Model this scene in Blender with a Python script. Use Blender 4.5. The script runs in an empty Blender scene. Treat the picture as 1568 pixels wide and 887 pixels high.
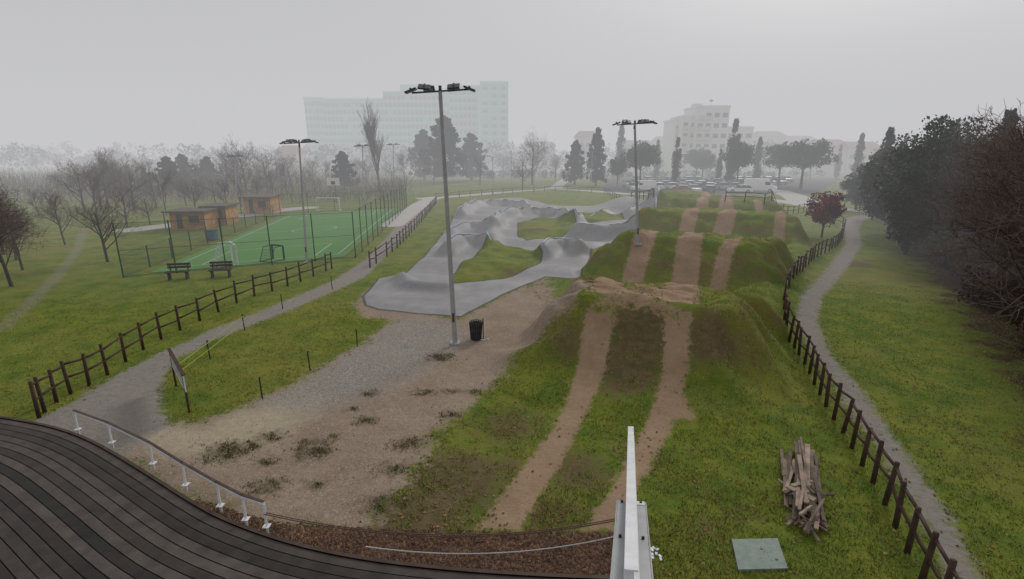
import bpy, math, random
import numpy as np
from mathutils import Vector, Matrix
random.seed(7); rng=np.random.default_rng(7)
F=784.0; PITCH=math.radians(14.9); CH=7.0
cp,sp=math.cos(PITCH),math.sin(PITCH)
scene=bpy.context.scene
# ------------------------------------------------------------------ survey helpers
def ray(px,py):
    u=(px-784)/F; v=(443.5-py)/F
    return u, cp+v*sp, -sp+v*cp
def G(px,py,z=0.0):
    a,b,c=ray(px,py); t=(z-CH)/c
    return (a*t,b*t)
def XA(px,Y,z=0.0): return (px-784)/F*(Y*cp+(CH-z)*sp)
def ZA(py,Y): 
    a,b,c=ray(784,py); return CH+Y*c/b
def segdist(X,Y,pts,closed=False):
    d=np.full(np.shape(X),1e9); n=len(pts)
    for i in range(n if closed else n-1):
        ax,ay=pts[i]; bx,by=pts[(i+1)%n]
        ex,ey=bx-ax,by-ay; L=ex*ex+ey*ey+1e-12
        t=np.clip(((X-ax)*ex+(Y-ay)*ey)/L,0,1)
        d=np.minimum(d,np.hypot(X-ax-t*ex,Y-ay-t*ey))
    return d
def polysd(X,Y,pts):
    d=segdist(X,Y,pts,True); ins=np.zeros(np.shape(X),bool); n=len(pts)
    for i in range(n):
        ax,ay=pts[i]; bx,by=pts[(i+1)%n]
        if abs(by-ay)<1e-12: continue
        c=((ay>Y)!=(by>Y))&(X<(bx-ax)*(Y-ay)/(by-ay)+ax)
        ins^=c
    return np.where(ins,d,-d)
def sm(x): x=np.clip(x,0,1); return x*x*(3-2*x)
def wav(X,Y,s=1.0,ph=0.0):
    return (np.sin(X*1.7*s+ph+1.3*np.sin(Y*.9*s+ph))+np.sin(Y*2.1*s+2*ph+1.7*np.sin(X*1.2*s))+np.sin((X+Y)*3.1*s+ph*3+np.sin(Y*2.3*s-X)))/3
# ------------------------------------------------------------------ terrain height
O=(0.8,8.5); D=(0.40,0.9165); NN=(0.9165,-0.40)
def sn(X,Y):
    dx,dy=X-O[0],Y-O[1]; return dx*D[0]+dy*D[1], dx*NN[0]+dy*NN[1]
def ns(s,n): return (O[0]+s*D[0]+n*NN[0], O[1]+s*D[1]+n*NN[1])
PS=[-9,4.4,6.4,7.7,8.9,9.2,12.2,13.4,14.9,18.9,20.3,21.6,24.2,26.3,30.0,33.2,34.6,35.8,39.0,41.6,46.5,48.6,49.8,52.0,55,59,61,63.5,67,72,80]
PZ=[0,0,.45,1.35,2.3,2.25,2.05,1.0,.1,.2,1.5,2.5,2.4,.4,.1,.5,1.6,2.5,2.4,.2,.2,1.6,2.35,2.25,.3,.6,1.9,1.8,.3,0,0]
pzs=np.linspace(-10,85,1900); pzz=np.interp(pzs,PS,PZ); k=np.ones(7)/7; pzz=np.convolve(np.pad(pzz,3,'edge'),k,'valid')
BERMS=[([(706,322),(716,312),(740,307),(770,306),(800,309),(812,316)],.95,.75),
 ([(758,338),(764,325),(790,320),(830,318),(860,320),(876,330)],1.1,.75),
 ([(752,350),(757,372)],.45,.7),
 ([(884,346),(925,349),(962,347),(975,350)],1.05,.75),
 ([(962,322),(985,318),(1003,322),(1004,334)],.95,.8),
 ([(684,372),(705,364),(735,362),(752,366)],.95,.65),
 ([(832,377),(845,369),(870,367),(886,373)],.95,.65),
 ([(616,424),(626,432),(655,436),(684,437)],.40,.5),
 ([(880,336),(905,326),(930,322)],.65,.7),
 ([(690,350),(720,343),(745,347)],.55,.65),
 ([(905,385),(930,376),(950,374)],.35,.6)]
BW=[([G(a,b,h*.9) for a,b in P],h,w) for P,h,w in BERMS]
PUMP=[G(*p) for p in [(560,468),(556,455),(580,428),(618,421),(648,395),(688,348),(700,318),(722,306),(800,304),(850,316),(905,318),(965,318),(1006,318),(1014,332),(985,350),(972,374),(930,373),(905,392),(888,428),(835,424),(770,452),(706,486),(640,481),(580,474)]]
ISL=[[G(*p) for p in q] for q in [[(690,440),(692,424),(712,404),(735,388),(762,376),(800,384),(830,398),(822,412),(790,422),(740,436)],
 [(793,342),(830,336),(865,341),(882,347),(884,360),(850,366),(806,373),(793,362)],
 [(876,324),(905,331),(950,333),(962,340),(900,343),(884,337)]]]
B1=(29.2,37.2); B2=(15.5,14.2)
bl=math.hypot(B1[0]-B2[0],B1[1]-B2[1]); bd=((B1[0]-B2[0])/bl,(B1[1]-B2[1])/bl)
def bank(X,Y): return (X-B2[0])*bd[1]-(Y-B2[1])*bd[0]
def H(X,Y):
    X=np.asarray(X,float); Y=np.asarray(Y,float)
    s,n=sn(X,Y)
    s2=s+.35*wav(X,Y,.5,4)*sm((s-12)/6)
    pr=np.interp(s2,pzs,pzz)
    wl=np.interp(s,[5,10,14,23,40,60],[2.2,2.4,3.0,3.3,4.2,6]); wr=np.interp(s,[5,10,14,23,33,45,60],[2.3,2.7,3.6,4.2,6.4,6,6])
    w=np.where(n<0,wl,wr)
    side=1-sm((np.abs(n)-w+.45*wav(X,Y,.7))/2.4)
    ridge=.9*np.exp(-((n-wr-.3)/1.5)**2)*sm((s-8)/4)*sm((70-s)/10)
    z=np.maximum(pr*side,ridge*.9)
    z=z+side*sm((s-5)/4)*(.15*wav(X,Y,1.1,1)+.08*wav(X,Y,2.9,2))*sm((82-s)/10)
    pd=polysd(X,Y,PUMP)
    inp=sm(pd/1.2+.3)
    z=z+inp*(.12+.13*np.sin(Y*1.25+X*.35)*sm((Y-24)/5))
    di=np.full(np.shape(X),-9.)
    for P in ISL: di=np.maximum(di,polysd(X,Y,P))
    ii=sm(di/.8+.2)
    for P,h,w_ in BW:
        d=segdist(X,Y,P); z=z+h*np.exp(-(d/w_)**2)*(1-.85*ii)
    z=z+ii*(.18+.08*wav(X,Y,1.2,3))
    for (cx,cy,r,h) in [(XA(958,66),66,3.0,1.5),(XA(1000,62),62,2.6,1.4),(XA(1040,72),72,4,1.4)]:
        z=z+h*np.exp(-((X-cx)**2+(Y-cy)**2)/r**2)
    b=bank(X,Y)
    z=z-2.4*sm((b-.5)/6)*sm((70-Y)/15)
    z=z+.03*wav(X,Y,.8,5)*sm((Y-3)/4)*sm((28-Y)/6)*sm(1-pd)
    return z
def Hs(x,y): return float(H(np.array([x]),np.array([y]))[0])
TS=np.geomspace(4,500,2600)
def GT(px,py):
    a,b,c=ray(px,py); x=a*TS;y=b*TS;z=CH+c*TS-H(x,y)
    i=int(np.argmax(z<0))
    if z[i]>=0: return G(px,py)
    i=max(i,1); f=z[i-1]/(z[i-1]-z[i]); t=TS[i-1]+f*(TS[i]-TS[i-1]); return (a*t,b*t)
# ------------------------------------------------------------------ mesh builder
class MB:
    def __init__(s): s.v=[];s.f=[];s.m=[];s.t=[]
    def quad(s,p,mat=0,tone=.5):
        b=len(s.v); s.v+= [tuple(q) for q in p]; s.t+=[tone]*len(p); s.f.append(tuple(range(b,b+len(p)))); s.m.append(mat)
    def tube(s,p0,p1,r0,r1=None,n=6,mat=0,tone=.5,cap=True):
        if r1 is None: r1=r0
        p0=Vector(p0);p1=Vector(p1); d=p1-p0
        if d.length<1e-6: return
        d.normalize(); a=d.orthogonal().normalized(); b=d.cross(a); base=len(s.v)
        for p,r in((p0,r0),(p1,r1)):
            for i in range(n):
                an=2*math.pi*i/n; s.v.append(tuple(p+a*(r*math.cos(an))+b*(r*math.sin(an))))
        s.t+=[tone]*(2*n)
        for i in range(n):
            j=(i+1)%n; s.f.append((base+i,base+j,base+n+j,base+n+i)); s.m.append(mat)
        if cap:
            s.f.append(tuple(base+n+i for i in range(n))); s.m.append(mat)
            s.f.append(tuple(base+n-1-i for i in range(n))); s.m.append(mat)
    def box(s,c,size,mat=0,rot=None,tone=.5,top=1.0):
        base=len(s.v); c=Vector(c)
        for dz in(-.5,.5):
            k=top if dz>0 else 1
            for dx,dy in((-.5,-.5),(.5,-.5),(.5,.5),(-.5,.5)):
                q=Vector((dx*size[0]*k,dy*size[1]*k,dz*size[2]))
                if rot is not None: q=rot@q
                s.v.append(tuple(c+q))
        s.t+=[tone]*8
        for f in((3,2,1,0),(4,5,6,7),(0,1,5,4),(1,2,6,5),(2,3,7,6),(3,0,4,7)):
            s.f.append(tuple(base+i for i in f)); s.m.append(mat)
    def prism(s,poly,y0,y1,mat=0):
        b=len(s.v);n=len(poly)
        for y in(y0,y1):
            for x,z in poly: s.v.append((x,y,z))
        s.t+=[.5]*(2*n)
        s.f.append(tuple(b+i for i in range(n)));s.m.append(mat)
        s.f.append(tuple(b+n+n-1-i for i in range(n)));s.m.append(mat)
        for i in range(n):
            j=(i+1)%n; s.f.append((b+j,b+i,b+n+i,b+n+j)); s.m.append(mat)
    def arr(s,V,Fc,mat,T):
        b=len(s.v); s.v+=[tuple(q) for q in V.tolist()]; s.t+=[float(q) for q in T]
        s.f+=[tuple(q) for q in (Fc+b).tolist()]; s.m+=[mat]*len(Fc)
    def mesh(s,name,mats,smooth=False):
        me=bpy.data.meshes.new(name); me.from_pydata(s.v,[],s.f)
        for m in mats: me.materials.append(m)
        me.polygons.foreach_set('material_index',s.m)
        if smooth: me.polygons.foreach_set('use_smooth',[True]*len(s.f))
        at=me.attributes.new('tone','FLOAT','POINT'); at.data.foreach_set('value',s.t)
        me.update(); return me
    def obj(s,name,mats,smooth=False,loc=(0,0,0),rz=0,sc=1):
        return inst(name,s.mesh(name,mats,smooth),loc,rz,sc)
def inst(name,me,loc=(0,0,0),rz=0,sc=1):
    o=bpy.data.objects.new(name,me); scene.collection.objects.link(o); o.location=loc; o.rotation_euler=(0,0,rz)
    o.scale=(sc,sc,sc) if not isinstance(sc,(tuple,list)) else sc
    return o
# ------------------------------------------------------------------ node helpers
class NT:
    def __init__(s,mat):
        mat.use_nodes=True; s.t=mat.node_tree; s.t.nodes.clear()
    def n(s,ty,ins=None,**pr):
        nd=s.t.nodes.new(ty)
        for k_,v in pr.items(): setattr(nd,k_,v)
        for k_,v in (ins or {}).items():
            if isinstance(v,bpy.types.NodeSocket): s.t.links.new(v,nd.inputs[k_])
            else: nd.inputs[k_].default_value=v
        return nd
    def math(s,op,a,b=0.0,c=None,clamp=False):
        i={0:a,1:b}
        if c is not None:i[2]=c
        return s.n('ShaderNodeMath',i,operation=op,use_clamp=clamp).outputs[0]
    def mix(s,f,a,b,bt='MIX'):
        def c(x): return x if isinstance(x,bpy.types.NodeSocket) else (x[0],x[1],x[2],1)
        return s.n('ShaderNodeMix',{0:f,6:c(a),7:c(b)},data_type='RGBA',blend_type=bt).outputs[2]
    def noise(s,vec,scale,det=4,rough=.6,dist=0):
        return s.n('ShaderNodeTexNoise',{'Vector':vec,'Scale':scale,'Detail':det,'Roughness':rough,'Distortion':dist}).outputs[0]
    def attr(s,name): return s.n('ShaderNodeAttribute',attribute_name=name).outputs['Fac']
    def ramp(s,x,a,b): return s.n('ShaderNodeMapRange',{0:x,1:a,2:b,3:0.0,4:1.0},clamp=True).outputs[0]
def mat(name,col,rough=.7,var=.25,scale=4,bump=0,metal=0,col2=None,tone=False,spec=.3,mesh_alpha=None):
    m=bpy.data.materials.new(name); t=NT(m)
    tc=t.n('ShaderNodeTexCoord').outputs['Object']
    nz=t.ramp(t.noise(tc,scale,5,.6),.3,.7)
    c2=col2 or tuple(x*(1-var) for x in col); c1=tuple(x*(1+var*.5) for x in col)
    c=t.mix(nz,c2,c1)
    if tone:
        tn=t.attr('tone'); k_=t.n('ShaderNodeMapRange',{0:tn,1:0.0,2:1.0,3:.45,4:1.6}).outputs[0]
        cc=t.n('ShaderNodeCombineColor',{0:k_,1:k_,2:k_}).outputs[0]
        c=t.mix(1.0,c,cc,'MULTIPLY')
    ins={'Base Color':c,'Roughness':rough,'Metallic':metal,'Specular IOR Level':spec}
    if mesh_alpha: ins['Alpha']=mesh_alpha
    if bump: ins['Normal']=t.n('ShaderNodeBump',{'Strength':.6,'Distance':bump,'Height':t.noise(tc,scale*4,4)}).outputs[0]
    b=t.n('ShaderNodeBsdfPrincipled',ins); t.n('ShaderNodeOutputMaterial',{'Surface':b.outputs[0]}); return m
M={}
M['bark']=mat('bark',(.085,.068,.06),.9,.4,6)
M['twig']=mat('twigs',(.15,.105,.09),.9,.3,3,tone=True)
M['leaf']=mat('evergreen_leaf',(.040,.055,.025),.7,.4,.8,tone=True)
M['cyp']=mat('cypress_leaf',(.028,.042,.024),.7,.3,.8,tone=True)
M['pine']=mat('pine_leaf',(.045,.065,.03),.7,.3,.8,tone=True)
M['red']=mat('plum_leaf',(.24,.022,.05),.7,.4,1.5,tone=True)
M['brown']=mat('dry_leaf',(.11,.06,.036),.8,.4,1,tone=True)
M['fence']=mat('stained_timber',(.07,.04,.028),.8,.4,5,.004)
M['galv']=mat('galvanised_steel',(.42,.43,.44),.5,.15,3,metal=.3)
M['white']=mat('white_paint',(.75,.76,.78),.45,.15,4)
M['dark']=mat('black_metal',(.03,.03,.033),.5,.3,5)
M['lamp']=mat('lamp_housing',(.08,.08,.09),.4,.2,5)
M['rust']=mat('rusty_chain',(.13,.08,.06),.7,.4,30)
M['rope']=mat('rope',(.5,.5,.5),.8,.2,20)
M['green']=mat('green_steel',(.03,.08,.055),.6,.3,4)
M['net']=mat('fence_netting',(.05,.10,.06),.7,.2,1,mesh_alpha=.13)
M['glass']=mat('window_glass',(.05,.06,.07),.15,.3,1,spec=.6)
M['wood']=mat('weathered_plank',(.25,.19,.145),.85,.5,3,.004,tone=True)
# ------------------------------------------------------------------ ground
def P(*pts): return [GT(*p) for p in pts]
def PF(*pts): return [G(*p) for p in pts]
e=np.concatenate([np.arange(.4,7,.08),np.arange(7,14,.055),np.arange(14,22,.08),np.arange(22,50,.25),np.arange(50,84,2.0)])
R=np.sort(CH/np.tan(np.radians(e)))
A=np.radians(np.concatenate([np.arange(-180,-58,3.0),np.arange(-58,58,.16),np.arange(58,180,3.0)]))
nr,na=len(R),len(A)
RR,AA=np.meshgrid(R,A,indexing='ij')
X=(RR*np.sin(AA)).ravel(); Y=(RR*np.cos(AA)).ravel()
Z=H(X,Y)
V=np.column_stack([X,Y,Z]); V=np.vstack([V,[0,0,0]])
i,j=np.meshgrid(np.arange(nr-1),np.arange(na),indexing='ij'); j2=(j+1)%na
Q=np.column_stack([(i*na+j).ravel(),(i*na+j2).ravel(),((i+1)*na+j2).ravel(),((i+1)*na+j).ravel()])
me=bpy.data.meshes.new('ground')
fan=[(nr*na,(q+1)%na,q) for q in range(na)]
me.from_pydata(V.tolist(),[],Q[:,::-1].tolist()+fan)
me.polygons.foreach_set('use_smooth',[True]*len(me.polygons))
Xa=V[:,0];Ya=V[:,1]
DIRT=P((140,600),(205,640),(250,648),(300,646),(400,612),(480,570),(550,528),(605,490),(560,484),(540,470),(556,450),(580,428),(620,418),(640,480),(705,490),(800,436),(880,432),(905,436),(880,458),(850,485),(800,535),(765,575),(715,625),(665,665),(640,715),(590,780),(560,815),(420,815),(300,770),(150,690))
L1=P((728,812),(790,730),(848,655),(872,600),(888,540),(897,476),(942,476),(928,560),(893,640),(855,715),(795,812))
L2=P((890,812),(940,740),(983,660),(1005,605),(1017,540),(1016,486),(1058,486),(1053,560),(1045,610),(1066,640),(1032,645),(1005,700),(955,775),(940,812))
TAB=P((905,470),(925,458),(938,440),(1000,434),(1040,437),(1030,447),(1000,455),(1058,480),(1010,480),(960,468))
PMARG=P((770,455),(835,424),(888,430),(905,440),(860,470),(800,500))
laneA=[ns(a,b) for a,b in [(9,-1.4),(14,-1.8),(19.5,-2.1),(24,-1.9),(33,-.8),(42,-.5),(52,-.8),(66,-1.2)]]
laneB=[ns(a,b) for a,b in [(9,1.2),(14,.9),(22,.4),(29,1.2),(36.7,2.1),(44,1.8),(52,1.5),(66,1.2)]]
laneC=[ns(a,b) for a,b in [(17,2.0),(20.6,2.3),(27,4.0),(33,5.6),(40,6),(52,4.2)]]
def comb(*a):
    r=a[0]
    for q in a[1:]: r=np.maximum(r,q)
    return r
hump=comb(*[r-np.hypot(Xa-cx,Ya-cy) for cx,cy,r in [(XA(955,64.5),64.5,1.7),(XA(996,60),60,1.4)]])
dirt=comb(polysd(Xa,Ya,DIRT),polysd(Xa,Ya,PMARG)*.6)
sA,nA=sn(Xa,Ya); onface=np.interp(sA,[9,13,14,18,19,22,24,30,32.5,36,38,45,46,50,51.5,58,59,62,64],[1,1,-.4,-.4,1,1,.1,-.6,1,1,0,-.6,1,1,0,-.6,1,1,-.8])*.28
lane=comb(polysd(Xa,Ya,L1),polysd(Xa,Ya,L2),polysd(Xa,Ya,TAB)*.6,np.minimum(.30-segdist(Xa,Ya,laneA)+onface,np.where(sA>9,9,-9)),np.minimum(.38-segdist(Xa,Ya,laneB)+onface,np.where(sA>9,9,-9)),.10-segdist(Xa,Ya,laneC)+onface,hump)
pale=polysd(Xa,Ya,PF((190,645),(300,655),(420,614),(500,606),(470,645),(380,690),(300,708),(230,690)))
grv=polysd(Xa,Ya,PF((400,616),(480,572),(550,530),(610,490),(695,492),(715,520),(650,570),(560,605),(470,630)))
PATHL=PF((20,660),(110,618),(178,575),(250,538),(330,503),(430,464),(510,430),(560,398),(600,355),(640,306),(664,308),(640,342),(600,382),(560,424),(510,447),(430,480),(330,520),(268,552),(246,590),(246,625),(262,650),(180,700),(60,720))
RPL=[(1292,345),(1296,372),(1268,410),(1228,450),(1218,490),(1238,530),(1268,572),(1300,628),(1345,685),(1402,775),(1458,895)]
RPR=[(1508,895),(1444,775),(1380,685),(1321,600),(1270,540),(1251,490),(1260,455),(1296,412),(1320,375),(1312,345)]
PATHR=P(*(RPL+RPR))
trail=.3-segdist(Xa,Ya,PF((0,505),(40,470),(90,420),(120,380),(128,350)))
gravel=comb(polysd(Xa,Ya,PATHL),polysd(Xa,Ya,PATHR), .8-segdist(Xa,Ya,PF((1345,326),(1310,335),(1300,350))))
pave=comb(1.5-segdist(Xa,Ya,PF((650,304),(720,299),(800,292),(850,289),(900,292),(960,297),(1020,299),(1100,300),(1180,306),(1240,315),(1345,326))),
  1.3-segdist(Xa,Ya,PF((850,289),(862,278),(878,268),(900,262))),2.0-segdist(Xa,Ya,PF((1240,315),(1215,300),(1190,292))),1.2-segdist(Xa,Ya,PF((600,345),(645,312),(668,302))),
  1.6-segdist(Xa,Ya,PF((620,270),(720,264),(870,262))),1.6-segdist(Xa,Ya,PF((200,352),(262,345),(430,322),(470,318))))
lot=comb(polysd(Xa,Ya,[(XA(925,97),97),(XA(1000,93),93),(XA(1250,93),93),(XA(1290,150),150),(XA(925,150),150)]),polysd(Xa,Ya,[(XA(700,178),178),(XA(880,178),178),(XA(880,215),215),(XA(700,215),215)]))
pd=polysd(Xa,Ya,PUMP)
isl=comb(*[polysd(Xa,Ya,q) for q in ISL])
asph=np.minimum(pd,-isl)
MUL=PF((300,768),(420,803),(500,808),(700,816),(960,818),(1000,850),(985,900),(850,900),(560,900),(300,900))
mulch=polysd(Xa,Ya,MUL)
weeds=[(350,692,.45),(412,668,.24),(480,690,.3),(478,678,.2),(560,644,.22),(622,680,.28),(570,603,.2),(650,602,.2),(690,636,.2),(480,742,.15),(410,745,.27),(676,548,.34),(515,668,.12),(690,600,.14),(600,720,.22),(590,772,.28),(660,745,.22),(540,627,.12),(725,600,.14),(410,708,.14),(465,700,.16),(385,682,.2)]
wd=np.full(Xa.shape,-9.)
for a,b,r in weeds:
    cx,cy=G(a,b); wd=np.maximum(wd,r-np.hypot((Xa-cx)*.75,(Ya-cy)*1.0))
wear=np.zeros(Xa.shape)
for a,b,r,kx in [(960,560,1.5,.9),(980,510,1.2,1.1),(1090,520,1.2,.9),(780,650,1.4,.7),(700,740,1.5,.95),(880,720,1.2,.75),(870,520,1.2,.7),(640,790,1.5,.9),(1080,810,.8,.5),(850,790,1,.7),(1310,405,1.5,.9),(980,700,1,.6),(1130,780,.7,.5),(900,430,1.5,.8),(1400,600,2,.3),(780,420,1.2,.6),(820,350,2,.7),(300,560,3,.2),(1080,420,1.5,.5),(1010,400,1.2,.6),(760,720,1.0,.7),(1400,430,2.5,.5)]:
    cx,cy=GT(a,b); wear=np.maximum(wear,kx*np.exp(-((Xa-cx)**2+(Ya-cy)**2)/(r*r)))
Zq=H(Xa,Ya); slope=np.hypot(H(Xa+.3,Ya)-Zq,H(Xa,Ya+.3)-Zq)/.3
mz=(sA>4)&(sA<72)&(np.abs(nA)<11)&(pd<0)
wear=np.where(mz,np.maximum(wear,np.clip(slope*.6,0,.5)*sm((Zq-.2)/.8)),wear)
bnk=np.where(Ya<75,np.clip(bank(Xa,Ya)/2.5,-2,2),-2)
for nm,a in [('dirt',dirt),('lane',lane),('pale',pale),('grv',grv),('gravel',gravel),('trail',trail),('pave',pave),('lot',lot),('asph',asph),('mulch',mulch),('weed',wd),('wear',wear),('bnk',bnk)]:
    at=me.attributes.new(nm,'FLOAT','POINT'); at.data.foreach_set('value',np.clip(a,-4,4).astype(np.float32))
gm=bpy.data.materials.new('ground_cover'); t=NT(gm)
pos=t.n('ShaderNodeNewGeometry').outputs['Position']
n1=t.noise(pos,.16,4,.6); n2=t.noise(pos,.9,5,.65); n3=t.noise(pos,5,5,.7); n4=t.noise(pos,28,4,.75); n5=t.noise(pos,90,2,.8)
def msk(sd,ns_,amp,soft): 
    v=t.math('MULTIPLY_ADD',t.math('SUBTRACT',ns_,.5),amp,sd); return t.math('MULTIPLY_ADD',v,1/soft,.5,clamp=True)
g=t.mix(t.ramp(n2,.38,.62),(.095,.155,.014),(.205,.235,.026))
g=t.mix(t.math('MULTIPLY',t.ramp(n1,.47,.64),.55),g,(.26,.235,.05))
g=t.mix(t.math('MULTIPLY',t.ramp(n3,.54,.74),.5),g,(.23,.185,.065))
g=t.mix(t.math('MULTIPLY',t.ramp(n4,.5,.72),.6),g,(.05,.08,.010))
g=t.mix(t.math('MULTIPLY',t.ramp(n5,.55,.75),.45),g,(.30,.30,.08))
soil=t.mix(t.ramp(n3,.3,.7),(.09,.057,.035),(.20,.135,.08)); soil=t.mix(t.math('MULTIPLY',t.ramp(n4,.5,.7),.5),soil,(.055,.045,.022))
wm=t.math('MULTIPLY',t.ramp(t.math('ADD',t.math('MULTIPLY',t.attr('wear'),.55),t.math('MULTIPLY_ADD',n3,.5,t.math('MULTIPLY',n2,.5))),.68,.9),.85)
g=t.mix(wm,g,soil)
g=t.mix(msk(t.attr('bnk'),n2,2.5,.6),g,t.mix(t.ramp(n3,.35,.65),(.03,.022,.012),(.11,.07,.04)))
d=t.mix(t.ramp(n2,.3,.7),(.30,.215,.155),(.39,.305,.23)); d=t.mix(t.math('MULTIPLY',t.ramp(n3,.4,.75),.5),d,(.22,.155,.11)) 
peb=t.n('ShaderNodeTexVoronoi',{'Vector':pos,'Scale':30.0}); pc=t.n('ShaderNodeSeparateColor',{0:peb.outputs['Color']}).outputs[0]
d=t.mix(t.math('MULTIPLY',t.ramp(pc,.7,1.0),.5),d,(.5,.46,.40)); d=t.mix(t.math('MULTIPLY',t.ramp(n4,.52,.75),.5),d,(.14,.10,.07))
d=t.mix(msk(t.attr('pale'),n2,1.6,.8),d,t.mix(t.ramp(n3,.3,.7),(.50,.43,.31),(.38,.31,.22)))
gr=t.mix(t.ramp(pc,.1,.9),(.20,.19,.175),(.42,.40,.36)); gr=t.mix(t.math('MULTIPLY',t.ramp(n2,.4,.7),.5),gr,(.29,.245,.19))
d=t.mix(t.math('MULTIPLY',msk(t.attr('grv'),n2,1.8,1.0),.8),d,gr)
ws=msk(t.attr('weed'),n3,1.0,.3)
d=t.mix(t.math('MULTIPLY',ws,t.math('MULTIPLY',t.ramp(n4,.35,.55),.85)),d,t.mix(t.ramp(n5,.4,.6),(.075,.05,.032),(.12,.11,.045)))
c=t.mix(msk(t.attr('dirt'),t.math('MULTIPLY_ADD',n3,.6,t.math('MULTIPLY',n2,.4)),3.4,.35),g,d)
ln=t.mix(t.ramp(n2,.3,.7),(.33,.22,.135),(.43,.305,.20)); ln=t.mix(t.math('MULTIPLY',t.ramp(n3,.4,.7),.4),ln,(.25,.165,.10)); ln=t.mix(t.math('MULTIPLY',t.ramp(n5,.55,.8),.4),ln,(.48,.38,.28))
c=t.mix(msk(t.attr('lane'),n3,.7,.12),c,ln)
pg=t.mix(t.ramp(n3,.3,.7),(.25,.225,.195),(.34,.31,.28)); pg=t.mix(t.math('MULTIPLY',t.ramp(n4,.5,.75),.3),pg,(.16,.14,.115)); pg=t.mix(t.math('MULTIPLY',t.ramp(n2,.45,.75),.5),pg,(.28,.235,.18))
c=t.mix(msk(t.attr('gravel'),n3,.9,.25),c,pg)
c=t.mix(t.math('MULTIPLY',msk(t.attr('trail'),n3,.5,.3),.4),c,pg)
c=t.mix(msk(t.attr('lot'),n3,.1,.2),c,t.mix(n3,(.10,.10,.105),(.15,.15,.15)))
pvm=msk(t.attr('pave'),n3,.1,.15)
c=t.mix(pvm,c,t.mix(n3,(.44,.42,.39),(.54,.52,.49)))
asc=t.mix(t.ramp(n2,.3,.7),(.25,.245,.25),(.35,.345,.345)); asc=t.mix(t.math('MULTIPLY',t.ramp(n3,.5,.8),.4),asc,(.17,.16,.15)); asc=t.mix(t.math('MULTIPLY',t.ramp(n5,.5,.8),.3),asc,(.42,.42,.42)); asc=t.mix(t.math('MULTIPLY',t.ramp(n1,.5,.65),.3),asc,(.22,.20,.18))
am=msk(t.attr('asph'),n3,.06,.08)
ae=t.math('MULTIPLY',t.math('LESS_THAN',t.math('ABSOLUTE',t.attr('asph')),.07),.7)
c=t.mix(am,c,asc); c=t.mix(ae,c,(.06,.055,.05))
ml=t.mix(t.ramp(pc,.1,.9),(.06,.035,.022),(.24,.14,.085)); ml=t.mix(t.ramp(n4,.5,.65),ml,(.03,.02,.015))
c=t.mix(msk(t.attr('mulch'),n3,.5,.1),c,ml)
hgt=t.math('ADD',t.math('MULTIPLY',n4,.6),t.math('MULTIPLY',n3,1.2))
hard=t.math('SUBTRACT',1.0,t.math('MULTIPLY',t.math('MAXIMUM',am,pvm),.93))
bp=t.n('ShaderNodeBump',{'Strength':t.math('MULTIPLY',hard,.9),'Distance':.06,'Height':hgt}).outputs[0]
b=t.n('ShaderNodeBsdfPrincipled',{'Base Color':c,'Roughness':t.math('MULTIPLY_ADD',am,-.35,.92),'Specular IOR Level':.2,'Normal':bp}); t.n('ShaderNodeOutputMaterial',{'Surface':b.outputs[0]})
me.materials.append(gm); inst('ground',me)
# ------------------------------------------------------------------ small ground cover
EPX=[(-260,612),(-60,632),(60,650),(130,672),(205,716),(303,780),(360,807),(450,838),(560,861),(700,877),(850,886),(935,889)]
DECKAREA=PF((-300,602),(-60,622),(60,640),(130,662),(205,706),(303,770),(360,797),(450,828),(560,850),(700,866),(960,880),(960,1000),(-300,1000))
def notgrass(x,y):
    return comb(polysd(x,y,DIRT),polysd(x,y,L1),polysd(x,y,L2),.5-segdist(x,y,laneA),.5-segdist(x,y,laneB),polysd(x,y,PATHR),polysd(x,y,PATHL),polysd(x,y,PUMP),polysd(x,y,MUL),polysd(x,y,DECKAREA))
def scatter(n,rmin,rmax,amax=52):
    a=np.radians(rng.uniform(-amax,amax,n)); u=rng.uniform(0,1,n); r=rmin*(rmax/rmin)**u
    return r*np.sin(a),r*np.cos(a)
def tufts(x,y,hmin,hmax,wd_,nb=3):
    z=H(x,y)-.01; n=len(x); Vs=[];T=[]
    for b_ in range(nb):
        an=rng.uniform(0,2*math.pi,n); h=rng.uniform(hmin,hmax,n); le=rng.uniform(.2,.8,n)*h; dx,dy=np.cos(an),np.sin(an)
        ox,oy=rng.normal(0,.03,n),rng.normal(0,.03,n)
        p0=np.column_stack([x+ox-dy*wd_,y+oy+dx*wd_,z]);p1=np.column_stack([x+ox+dy*wd_,y+oy-dx*wd_,z]);p2=np.column_stack([x+ox+dx*le,y+oy+dy*le,z+h])
        Vs.append(np.stack([p0,p1,p2],1).reshape(-1,3)); tt=rng.uniform(.1,1,n); T.append(np.repeat(tt,3))
    Vv=np.vstack(Vs); return Vv,np.arange(len(Vv)).reshape(-1,3),np.concatenate(T)
x,y=scatter(130000,6,34); ng=notgrass(x,y); nk=wav(x,y,1.3)+wav(x,y,4,2)
wr_=np.zeros(len(x))
for a,b_,r,kx in [(960,560,1.5,.9),(980,510,1.2,1.1),(1090,520,1.2,.9),(780,650,1.4,.7),(700,740,1.5,.95),(880,720,1.2,.75),(640,790,1.5,.9)]:
    cx,cy=GT(a,b_); wr_=np.maximum(wr_,kx*np.exp(-((x-cx)**2+(y-cy)**2)/(r*r)))
kp=(ng<-.05+.1*nk)&(nk+rng.uniform(-.8,.8,len(x))>-.5+1.3*wr_)
gx_=x[kp];gy_=y[kp]
M['grass']=mat('grass_blade',(.19,.25,.035),.8,.4,1.2,col2=(.22,.20,.055),tone=True)
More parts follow.
